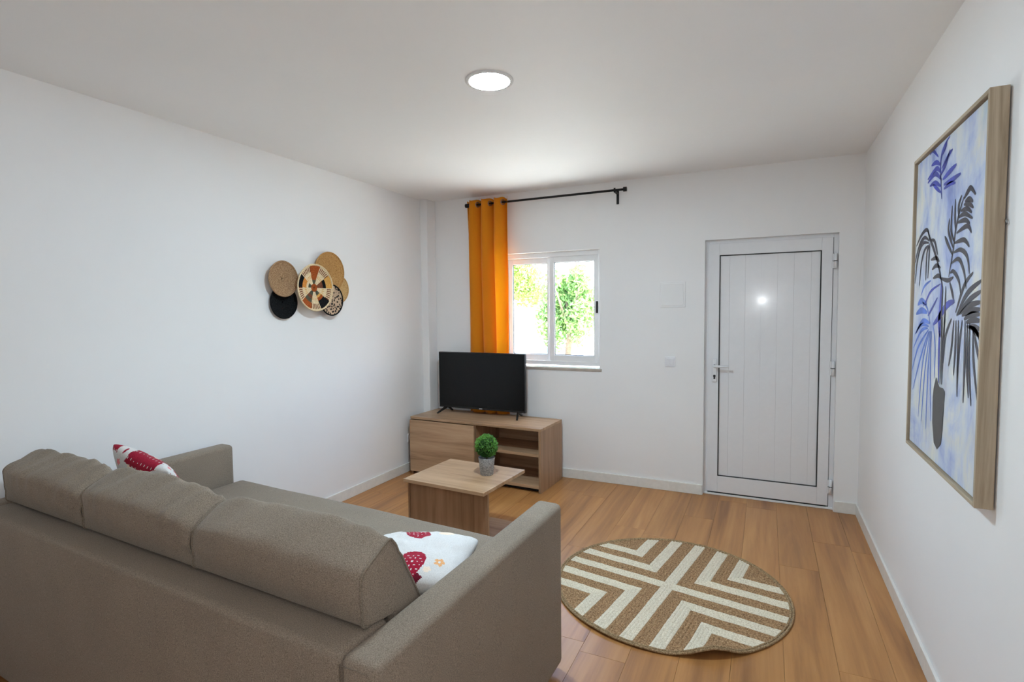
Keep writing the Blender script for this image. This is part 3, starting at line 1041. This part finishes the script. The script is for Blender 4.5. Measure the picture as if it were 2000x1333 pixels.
# ------------------------------------------------------------------ woven wall baskets
def weave(name, c1, c2, c3, scale=420):
    return jute(name, c1, c2, c3, scale * 0.5)
mb_brown = weave('brown_seagrass', srgb(112, 84, 60), srgb(166, 132, 100), srgb(200, 168, 132), 330)
mb_gold = weave('golden_seagrass', srgb(140, 98, 54), srgb(188, 142, 88), srgb(210, 168, 112), 300)
mb_pale = weave('pale_straw', srgb(168, 128, 78), srgb(206, 166, 112), srgb(222, 186, 134), 300)
mb_black = weave('black_straw', srgb(14, 15, 16), srgb(26, 27, 28), srgb(44, 45, 46), 300)
mb_cream = weave('cream_straw', srgb(196, 168, 128), srgb(228, 206, 168), srgb(240, 222, 190), 300)
mb_rust = weave('rust_straw', srgb(130, 62, 28), srgb(168, 84, 40), srgb(186, 104, 56), 300)
mb_orange = weave('orange_straw', srgb(190, 112, 48), srgb(216, 140, 66), srgb(228, 160, 88), 300)
mb_ochre = weave('ochre_straw', srgb(196, 136, 60), srgb(222, 166, 88), srgb(232, 184, 110), 300)
mb_green = weave('grey_green_straw', srgb(62, 64, 52), srgb(88, 88, 72), srgb(112, 108, 90), 300)
mb_dbrown = weave('dark_brown_straw', srgb(92, 52, 36), srgb(126, 74, 52), srgb(148, 94, 66), 300)
M = Mat('leopard_straw')
v = M.coord('Object', (1, 1, 1))
vo = M.n('ShaderNodeTexVoronoi', Scale=58.0, Randomness=1.0)
vo.feature = 'F1'
M.l(v, vo.inputs['Vector'])
r = M.ramp([(0.0, srgb(18, 16, 16)), (0.36, srgb(30, 24, 22)), (0.44, srgb(190, 160, 132)), (1.0, srgb(206, 178, 150))])
M.l(vo.outputs['Distance'], r.inputs[0])
M.l(r.outputs[0], M.b.inputs['Base Color'])
M.b.inputs['Roughness'].default_value = 0.9
mb_leo = M.m

def basket(y, z, rad, off, mats, label, fm=None, rings=13, rimmat=None, depth=0.022, tilt=0.0):
    root = empty('woven_wall_basket', (0, y, z))
    nA = 120
    V, F, FM = [], [], []
    per = 4
    prof = []
    for k in range(rings * per + 1):
        f = k / (rings * per)
        r_ = 0.004 + (rad - 0.006) * f
        zz = off + depth * f ** 2.2 + 0.0018 * abs(math.sin(PI * f * rings))
        prof.append((r_, zz))
    for (r_, zz) in prof:
        for a in range(nA):
            an = 2 * PI * a / nA
            tw_ = 0.0006 * math.sin(an * 60 + r_ * 900)
            V.append(Vector((zz + tw_, r_ * math.cos(an), r_ * math.sin(an))))
    for i in range(len(prof) - 1):
        for a in range(nA):
            b = (a + 1) % nA
            F.append((i * nA + a, i * nA + b, (i + 1) * nA + b, (i + 1) * nA + a))
            if fm:
                FM.append(fm((i + 0.5) / (len(prof) - 1), math.degrees(2 * PI * (a + 0.5) / nA)))
    F.append(tuple(range(nA - 1, -1, -1))[::-1])
    FM.append(0)
    mesh_obj('woven_face', V, F, mats[0], root, True, mats if fm else None, FM if fm else None)
    # back shell
    Mx = Matrix(((0, 0, 1, 0), (1, 0, 0, 0), (0, 1, 0, 0), (0, 0, 0, 1)))
    lathe('back_shell', [(rad * 0.5, max(0.001, off - 0.008)), (rad * 0.85, off + depth * 0.35), (rad, off + depth - 0.003)], rimmat or mats[0], root, 48, Mx, True, False)
    pts = [(off + depth + 0.001, rad * math.cos(2 * PI * k / 72), rad * math.sin(2 * PI * k / 72)) for k in range(72)]
    VV, FF = tube_data(pts, 0.0055, 8, True)
    mesh_obj('rim', VV, FF, rimmat or mats[0], root, True)
    tag(root, label, 'wall basket', 'woven baskets grouped on the left wall')
    return root
def centre_pattern(f, deg):
    # indices: 0 cream 1 rust 2 black 3 orange 4 ochre 5 green 6 dark brown
    deg = deg % 360
    if f < 0.15:
        return 1
    bands = {90: [(0.33, 5), (0.97, 1)], 18: [(0.34, 6), (0.5, 6), (0.66, 2), (0.97, 4)], 306: [(0.34, 5), (0.46, 4), (0.6, 1), (0.97, 2)],
             234: [(0.34, 5), (0.5, 6), (0.68, 5), (0.97, 1)], 162: [(0.32, 5), (0.44, 0), (0.70, 3), (0.97, 2)]}
    for c, lst in bands.items():
        d = abs((deg - c + 180) % 360 - 180)
        if d < 17:
            for lim, ix in lst:
                if f < lim:
                    return ix
            return 0
    if 0.70 < f < 0.93 and int(deg / 3) % 2 == 0:
        return 6
    if 0.42 < f < 0.55 and int(deg / 3) % 3 == 0:
        return 4
    return 0
basket(-1.835, 1.590, 0.112, 0.006, [mb_black], 'round black woven wall basket low on the left', depth=0.014)
basket(-1.297, 1.698, 0.106, 0.004, [mb_pale], 'small pale straw wall basket at the far right of the cluster', depth=0.012)
basket(-1.857, 1.750, 0.120, 0.032, [mb_brown], 'brown speckled woven wall basket at the left of the cluster', depth=0.016)
basket(-1.405, 1.825, 0.148, 0.018, [mb_gold], 'large golden brown woven wall basket at the top right', depth=0.016)
basket(-1.410, 1.610, 0.116, 0.036, [mb_leo], 'leopard spotted woven wall basket at the lower right', depth=0.014, rimmat=mb_black)
basket(-1.597, 1.697, 0.168, 0.062, [mb_cream, mb_rust, mb_black, mb_orange, mb_ochre, mb_green, mb_dbrown], 'large central wall basket with a multicoloured spoke pattern', fm=centre_pattern, depth=0.018, rings=16)

# ------------------------------------------------------------------ curtain rod and curtain
RDZ, RDY = 2.505, -0.095
rod = empty('curtain_rod', (1.245, RDY, RDZ))
tag(rod, 'thin black curtain rod mounted above the window', 'curtain rod')
tube('rod', [(-0.745, 0, 0), (0.745, 0, 0)], 0.0095, m_black, rod, 14)
for s in (-1, 1):
    VV, FF = tube_data([(s * 0.735, 0, 0), (s * 0.762, 0, 0)], 0.019, 18)
    mesh_obj('finial', VV, FF, m_black, rod, True)
for bx in (-0.72, 0.665):
    bm = bmesh.new()
    add_box(bm, bx - 0.011, bx + 0.011, -RDY - 0.006, -RDY - 0.0005, -0.100, 0.020, 0.002)
    add_box(bm, bx - 0.008, bx + 0.008, -0.016, -RDY - 0.003, -0.020, -0.009, 0.002)
    add_box(bm, bx - 0.008, bx + 0.008, -0.017, -0.011, -0.020, 0.016, 0.002)
    add_box(bm, bx - 0.008, bx + 0.008, 0.011, 0.017, -0.020, 0.010, 0.002)
    bm_obj('bracket', bm, m_black, rod)

M = Mat('mustard_curtain')
v = M.coord()
n1 = M.n('ShaderNodeTexNoise', Scale=500.0, Detail=2.0)
M.l(v, n1.inputs['Vector'])
r = M.ramp([(0.3, srgb(222, 142, 28)), (0.7, srgb(236, 158, 42))])
M.l(n1.outputs['Fac'], r.inputs[0])
M.l(r.outputs[0], M.b.inputs['Base Color'])
M.b.inputs['Roughness'].default_value = 0.85
M.b.inputs['Sheen Weight'].default_value = 0.2
M.b.inputs['Specular IOR Level'].default_value = 0.15
tr = M.n('ShaderNodeBsdfTranslucent')
tr.inputs[0].default_value = srgb(255, 214, 56)
mx = M.n('ShaderNodeMixShader')
mx.inputs[0].default_value = 0.40
M.l(M.b.outputs[0], mx.inputs[1])
M.l(tr.outputs[0], mx.inputs[2])
M.l(mx.outputs[0], M.t.nodes['Material Output'].inputs['Surface'])
m_curt = M.m
m_grommet = plain('steel_grommet', srgb(150, 150, 150), 0.3, metal=0.9)
CX0, CX1 = 0.478, 0.935
curt = empty('curtain', ((CX0 + CX1) / 2, RDY, RDZ))
tag(curt, 'mustard yellow curtain gathered at the left of the window', 'curtain')
V, F = [], []
nu, nv = 150, 60
ztop, zbot = RDZ + 0.042, 0.546
for j in range(nv + 1):
    t = j / nv
    z = ztop + (zbot - ztop) * t
    for i in range(nu + 1):
        a = i / nu
        ph = a * 3.5 * 2 * PI + 0.4
        amp = 0.042 - 0.012 * t + 0.006 * math.sin(a * 11 + 2)
        x = CX0 + (CX1 - CX0) * a + 0.022 * math.cos(ph) * (0.5 + 0.5 * min(1, t * 6)) - 0.010 * t * (1 - a) + 0.006 * math.sin(t * 5 + a * 7) * t
        y = RDY + 0.036 * t + amp * math.sin(ph + 0.25 * math.sin(t * 4 + a * 3)) + 0.004 * noise.noise(Vector((a * 9, t * 5, 0)))
        zz = z + (0.006 * math.cos(ph * 2) if j == 0 else 0)
        V.append(Vector((x, y, zz)) - curt.location)
for j in range(nv):
    for i in range(nu):
        k = j * (nu + 1) + i
        F.append((k, k + nu + 1, k + nu + 2, k + 1))
cl = mesh_obj('curtain_cloth', V, F, m_curt, curt, True)
md = cl.modifiers.new('thickness', 'SOLIDIFY')
md.thickness = 0.0016
# grommets where the cloth crosses the rod
for k in range(1, 8):
    a = (k * PI - 0.4) / (3.5 * 2 * PI)
    if not 0.02 < a < 0.98:
        continue
    ph = a * 3.5 * 2 * PI + 0.4
    xg = CX0 + (CX1 - CX0) * a + 0.011 * math.cos(ph)
    dxa = (CX1 - CX0)
    dya = 0.036 * math.cos(ph) * 3.5 * 2 * PI
    nrm = Vector((-dya, dxa, 0)).normalized()
    tg = Vector((nrm.y, -nrm.x, 0))
    pts = [Vector((xg, RDY, RDZ)) - curt.location + tg * (0.021 * math.cos(q * 2 * PI / 28)) + Vector((0, 0, 0.021 * math.sin(q * 2 * PI / 28))) for q in range(28)]
    VV, FF = tube_data(pts, 0.0042, 8, True)
    mesh_obj('grommet', VV, FF, m_grommet, curt, True)

# ------------------------------------------------------------------ ceiling downlight
m_lamp = emitter('lamp_diffuser', (0.75, 0.98, 1.13, 1), 122.0)
m_ring = plain('lamp_ring_white', (0.74, 0.74, 0.74, 1), 0.7, spec=0.1, noise_amt=0.01)
def downlight(loc, label):
    lamp = empty('ceiling_downlight', loc)
    tag(lamp, label, 'ceiling light', 'ceiling downlights')
    downlight_parts(lamp)
def downlight_parts(lamp):
    lathe('trim_ring', [(0.0965, 0.0), (0.114, 0.0), (0.114, -0.004), (0.110, -0.007), (0.0965, -0.007), (0.0965, 0.0)], m_ring, lamp, 64, cap0=False, cap1=False, smooth=False)
    lathe('housing', [(0.0965, -0.001), (0.02, -0.001)], m_ring, lamp, 48, cap0=False, smooth=False)
    lathe('diffuser', [(0.0962, -0.0068), (0.02, -0.0068)], m_lamp, lamp, 64, cap0=False, smooth=False)
downlight((1.862, -2.243, RH), 'round white ceiling downlight switched on above the coffee table')


# ------------------------------------------------------------------ switch, distribution box, socket
m_plast = plain('switch_plastic', (0.80, 0.80, 0.83, 1), 0.25, noise_amt=0.01)
sw = empty('light_switch', (2.3485, 0, 1.0815))
tag(sw, 'small white double light switch left of the door', 'light switch')
box('face_plate', -0.041, 0.041, -0.009, 0, -0.041, 0.041, m_plast, sw, 0.003)
for s in (-1, 1):
    xa, xb = (-0.0275, -0.0008) if s < 0 else (0.0008, 0.0275)
    o = box('rocker', xa, xb, -0.0125, -0.008, -0.0275, 0.0275, m_plast, sw, 0.0015)
eb = empty('fuse_box_cover', (2.365, 0, 1.634))
tag(eb, 'square white flush fuse box cover on the far wall', 'fuse box')
box('cover_frame', -0.101, 0.101, -0.006, 0, -0.104, 0.104, m_wall, eb, 0.002)
box('cover_door', -0.086, 0.086, -0.0095, -0.005, -0.089, 0.089, m_wall, eb, 0.002)
sk = empty('wall_socket', (0, -0.385, 0.318))
tag(sk, 'white wall socket at the left end of the media stand', 'socket')
box('face_plate', 0, 0.010, -0.04, 0.04, -0.04, 0.04, m_plast, sk, 0.003)
bm = bmesh.new()
add_box(bm, 0.009, 0.028, -0.020, 0.020, -0.020, 0.020, 0.004)
bm_obj('plug', bm, m_plast, sk)

# ------------------------------------------------------------------ framed painting on the right wall
m_frame = wood('pale_frame_wood', srgb(146, 130, 108), srgb(176, 160, 137), srgb(196, 182, 160), 'Z', 0.6, False, 1.2, 0.08, 0.3)
m_frame_y = wood('pale_frame_wood_rail', srgb(146, 130, 108), srgb(176, 160, 137), srgb(196, 182, 160), 'Y', 0.6, False, 1.2, 0.08, 0.3)
pic = empty('framed_painting', (RW, -2.095, 1.525))
tag(pic, 'large framed painting of a blue palm in a vase', 'painting')
py, pz = 0.438, 0.617
FT = 0.013
box('frame_stile', -0.050, -0.004, -py, -py + FT, -pz, pz, m_frame, pic, 0.001)
box('frame_stile', -0.050, -0.004, py - FT, py, -pz, pz, m_frame, pic, 0.001)
box('frame_rail', -0.050, -0.004, -py + FT, py - FT, -pz, -pz + FT, m_frame_y, pic, 0.001)
box('frame_rail', -0.050, -0.004, -py + FT, py - FT, pz - FT, pz, m_frame_y, pic, 0.001)
box('backing_board', -0.014, -0.004, -py + FT, py - FT, -pz + FT, pz - FT, m_dark, pic)
GAP = 0.006
cyw, czh = py - FT - GAP, pz - FT - GAP
M = Mat('painted_canvas')
v = M.coord('Object', (1, 1, 1))
n1 = M.n('ShaderNodeTexNoise', Scale=3.2, Detail=6.0, Roughness=0.6, Distortion=0.6)
M.l(v, n1.inputs['Vector'])
r = M.ramp([(0.30, srgb(112, 124, 178)), (0.41, srgb(160, 176, 214)), (0.50, srgb(200, 208, 220)), (0.60, srgb(214, 212, 200)), (0.72, srgb(186, 200, 196))])
v2 = M.coord('Object', (1, 2.2, 0.8))
n2 = M.n('ShaderNodeTexNoise', Scale=4.5, Detail=5.0, Roughness=0.65)
M.l(v2, n2.inputs['Vector'])
r3 = M.ramp([(0.38, srgb(122, 140, 206)), (0.50, srgb(182, 196, 224)), (0.62, srgb(218, 220, 218))])
M.l(n1.outputs['Fac'], r.inputs[0])
M.l(n2.outputs['Fac'], r3.inputs[0])
mxc = M.n('ShaderNodeMix', data_type='RGBA')
mxc.inputs[0].default_value = 0.42
M.l(r.outputs[0], mxc.inputs[6])
M.l(r3.outputs[0], mxc.inputs[7])
M.l(mxc.outputs[2], M.b.inputs['Base Color'])
M.b.inputs['Roughness'].default_value = 0.5
n3 = M.n('ShaderNodeTexNoise', Scale=300.0)
M.l(v, n3.inputs['Vector'])
M.bump(n3.outputs['Fac'], 0.15, 0.001)
XF = -0.040
canvas = box('canvas', XF, -0.015, -cyw, cyw, -czh, czh, M.m, pic)
m_p_blue = plain('cobalt_paint', srgb(46, 62, 168), 0.45, noise_amt=0.35, nscale=16)
m_p_sky = plain('azure_paint', srgb(78, 116, 204), 0.45, noise_amt=0.25, nscale=16)
m_p_dark = plain('indigo_paint', srgb(28, 22, 44), 0.4, noise_amt=0.35, nscale=16)
m_p_vase = plain('charcoal_paint', srgb(52, 50, 52), 0.35, noise_amt=0.25, nscale=9)
def art_pt(u, v_):
    return (0.4325 - 0.865 * u, -0.61 + 1.223 * v_)
def strokes(name, lst, mat, xoff, label):
    V, F = [], []
    for w, pts in lst:
        # smooth the polyline
        P = [Vector(art_pt(*q)) for q in pts]
        Q = []
        n = 10
        for i in range(len(P) - 1):
            p0, p1, p2, p3 = P[max(0, i - 1)], P[i], P[i + 1], P[min(len(P) - 1, i + 2)]
            for k in range(n):
                t = k / n
                Q.append(0.5 * ((2 * p1) + (p2 - p0) * t + (2 * p0 - 5 * p1 + 4 * p2 - p3) * t * t + (3 * p1 - p0 - 3 * p2 + p3) * t ** 3))
        Q.append(P[-1])
        hw_ = w * (0.00075 if w < 15 else 0.0004)
        k0 = len(V)
        L = len(Q)
        for i, p_ in enumerate(Q):
            d = (Q[min(L - 1, i + 1)] - Q[max(0, i - 1)])
            d = d.normalized() if d.length > 1e-9 else Vector((1, 0))
            nn = Vector((-d.y, d.x))
            t = i / (L - 1)
            h = hw_ * (0.35 + 1.5 * math.sin(PI * (0.08 + 0.86 * t)) ** 1.2) * 0.75
            for s in (1, -1):
                q = p_ + nn * h * s
                q.x = max(-cyw + 0.001, min(cyw - 0.001, q.x))
                q.y = max(-czh + 0.001, min(czh - 0.001, q.y))
                V.append((xoff, q.x, q.y))
        for i in range(L - 1):
            a = k0 + 2 * i
            F.append((a, a + 1, a + 3, a + 2))
    o = mesh_obj(name, V, F, mat, canvas)
    o['label'] = label
    return o
ART_BLUE = [
(7,[(0.445,0.815),(0.412,0.926),(0.451,0.967),(0.536,0.985)]),
(9,[(0.417,0.89),(0.49,0.913),(0.543,0.944)]),
(10,[(0.451,0.872),(0.553,0.881),(0.634,0.887)]),
(9,[(0.469,0.854),(0.586,0.852),(0.691,0.853)]),
(8,[(0.43,0.908),(0.517,0.93),(0.578,0.939)]),
(9,[(0.416,0.9),(0.348,0.921),(0.21,0.908)]),
(9,[(0.436,0.874),(0.333,0.907),(0.213,0.896)]),
(9,[(0.423,0.857),(0.338,0.879),(0.251,0.881)]),
(8,[(0.427,0.837),(0.358,0.86),(0.304,0.877)]),
(9,[(0.412,0.923),(0.345,0.941),(0.267,0.944)]),
(7,[(0.375,0.953),(0.286,0.987),(0.234,0.984)]),
(7,[(0.439,0.948),(0.481,0.965),(0.494,0.978)]),
(8,[(0.472,0.841),(0.56,0.844),(0.629,0.836)]),
(14,[(0.487,0.567),(0.482,0.504),(0.469,0.438),(0.484,0.396)]),
(14,[(0.668,0.504),(0.573,0.493),(0.458,0.455),(0.379,0.433)]),
(6,[(0.473,0.558),(0.327,0.539),(0.243,0.505),(0.208,0.491)]),
(6,[(0.432,0.517),(0.338,0.478),(0.288,0.46)]),
(12,[(0.492,0.457),(0.481,0.365),(0.492,0.258)]),
]
ART_SKY = [
(13,[(0.262,0.498),(0.165,0.509),(0.098,0.496)]),
(13,[(0.276,0.47),(0.171,0.477),(0.072,0.464)]),
(10,[(0.327,0.436),(0.198,0.441),(0.084,0.398)]),
(6,[(0.327,0.436),(0.274,0.484),(0.186,0.505)]),
(6,[(0.321,0.573),(0.215,0.558),(0.153,0.527)]),
(7,[(0.308,0.426),(0.172,0.428),(0.061,0.393)]),
(7,[(0.295,0.42),(0.176,0.407),(0.039,0.343)]),
(7,[(0.309,0.416),(0.129,0.348),(0.023,0.26)]),
(7,[(0.31,0.41),(0.191,0.325),(0.05,0.196)]),
(7,[(0.323,0.411),(0.222,0.301),(0.171,0.113)]),
(7,[(0.335,0.411),(0.267,0.278),(0.229,0.105)]),
(7,[(0.347,0.412),(0.319,0.282),(0.313,0.091)]),
(7,[(0.36,0.412),(0.353,0.309),(0.388,0.127)]),
(7,[(0.382,0.428),(0.421,0.361),(0.421,0.266)]),
]
ART_DARK = [
(6,[(0.582,0.574),(0.631,0.653),(0.651,0.702),(0.695,0.751),(0.74,0.783)]),
(9,[(0.74,0.778),(0.775,0.79),(0.814,0.796),(0.867,0.772)]),
(8,[(0.665,0.693),(0.788,0.701),(0.837,0.679)]),
(8,[(0.643,0.667),(0.757,0.667),(0.821,0.644)]),
(8,[(0.634,0.641),(0.724,0.643),(0.801,0.619),(0.831,0.573)]),
(8,[(0.61,0.612),(0.703,0.619),(0.771,0.581),(0.802,0.535)]),
(8,[(0.601,0.585),(0.642,0.588),(0.712,0.56),(0.745,0.518)]),
(8,[(0.674,0.721),(0.762,0.719),(0.816,0.705)]),
(8,[(0.684,0.734),(0.758,0.736),(0.843,0.715)]),
(8,[(0.708,0.749),(0.782,0.747),(0.832,0.731)]),
(8,[(0.742,0.762),(0.802,0.757),(0.849,0.741)]),
(8,[(0.754,0.769),(0.801,0.77),(0.843,0.757)]),
(8,[(0.642,0.67),(0.595,0.707),(0.598,0.777)]),
(8,[(0.631,0.653),(0.56,0.707),(0.569,0.744)]),
(8,[(0.621,0.636),(0.543,0.678),(0.511,0.697)]),
(8,[(0.651,0.702),(0.637,0.742),(0.636,0.79)]),
(8,[(0.684,0.738),(0.68,0.767),(0.713,0.791)]),
(8,[(0.505,0.545),(0.413,0.63),(0.29,0.705),(0.239,0.74)]),
(8,[(0.281,0.706),(0.23,0.742),(0.126,0.733),(0.039,0.702)]),
(8,[(0.273,0.703),(0.187,0.72),(0.092,0.699),(0.018,0.643)]),
(8,[(0.265,0.697),(0.151,0.702),(0.069,0.656),(0.031,0.572)]),
(8,[(0.266,0.689),(0.194,0.677),(0.143,0.637),(0.117,0.562)]),
(8,[(0.276,0.685),(0.235,0.661),(0.231,0.576)]),
(8,[(0.283,0.695),(0.274,0.644),(0.267,0.582)]),
(8,[(0.299,0.704),(0.355,0.696),(0.39,0.67),(0.417,0.648)]),
(8,[(0.31,0.639),(0.395,0.64),(0.445,0.627)]),
(8,[(0.333,0.607),(0.399,0.617),(0.465,0.607)]),
(8,[(0.355,0.579),(0.437,0.584),(0.486,0.571)]),
(8,[(0.469,0.575),(0.576,0.565),(0.645,0.572)]),
(8,[(0.505,0.545),(0.503,0.471),(0.508,0.397)]),
(8,[(0.549,0.549),(0.548,0.471),(0.545,0.397)]),
(8,[(0.599,0.558),(0.638,0.527),(0.654,0.508)]),
(8,[(0.688,0.472),(0.777,0.544),(0.871,0.576)]),
(18,[(0.702,0.464),(0.816,0.523),(0.969,0.554)]),
(18,[(0.714,0.466),(0.842,0.506),(0.97,0.528)]),
(18,[(0.739,0.469),(0.855,0.492),(0.972,0.5)]),
(18,[(0.765,0.464),(0.868,0.478),(0.97,0.482)]),
(18,[(0.791,0.455),(0.871,0.468),(0.97,0.469)]),
(18,[(0.816,0.447),(0.895,0.454),(0.972,0.453)]),
(18,[(0.852,0.437),(0.909,0.436),(0.972,0.432)]),
(18,[(0.888,0.427),(0.921,0.423),(0.975,0.414)]),
(8,[(0.639,0.455),(0.566,0.4),(0.548,0.322)]),
(8,[(0.668,0.451),(0.652,0.372),(0.621,0.318)]),
(8,[(0.697,0.451),(0.699,0.374),(0.688,0.297)]),
(8,[(0.725,0.451),(0.734,0.334),(0.74,0.242)]),
(8,[(0.77,0.452),(0.746,0.377),(0.741,0.293)]),
(8,[(0.803,0.452),(0.813,0.339),(0.813,0.233)]),
(8,[(0.83,0.449),(0.838,0.341),(0.869,0.252)]),
(8,[(0.855,0.446),(0.862,0.343),(0.899,0.235)]),
(8,[(0.89,0.427),(0.91,0.346),(0.973,0.236)]),
(8,[(0.898,0.427),(0.935,0.386),(0.971,0.346)]),
(8,[(0.823,0.437),(0.921,0.428),(0.973,0.399)]),
(8,[(0.514,0.458),(0.518,0.366),(0.514,0.255)]),
(8,[(0.547,0.458),(0.54,0.367),(0.536,0.257)]),
]
ART_VASE = [(0.455,0.273),(0.505,0.247),(0.56,0.248),(0.586,0.24),(0.57,0.123),(0.555,0.08),(0.503,0.056),(0.454,0.068),(0.421,0.126),(0.414,0.208),(0.425,0.237)]
strokes('painted_fronds', ART_SKY, m_p_sky, XF - 0.0006, 'light blue painted palm fronds')
strokes('painted_fronds', ART_BLUE, m_p_blue, XF - 0.0009, 'cobalt blue painted palm fronds')
strokes('painted_fronds', ART_DARK, m_p_dark, XF - 0.0012, 'dark indigo painted palm fronds')
pv = [art_pt(*q) for q in ART_VASE]
o = mesh_obj('painted_vase', [(XF - 0.0015, a, b) for a, b in pv], [tuple(range(len(pv)))], m_p_vase, canvas)
o['label'] = 'charcoal painted vase'
tube('hanging_hook', [(-0.004, -py - 0.001, 0.236), (-0.006, -py - 0.012, 0.236), (-0.006, -py - 0.016, 0.228), (-0.004, -py - 0.012, 0.222)], 0.0022, m_grommet, pic, 6)
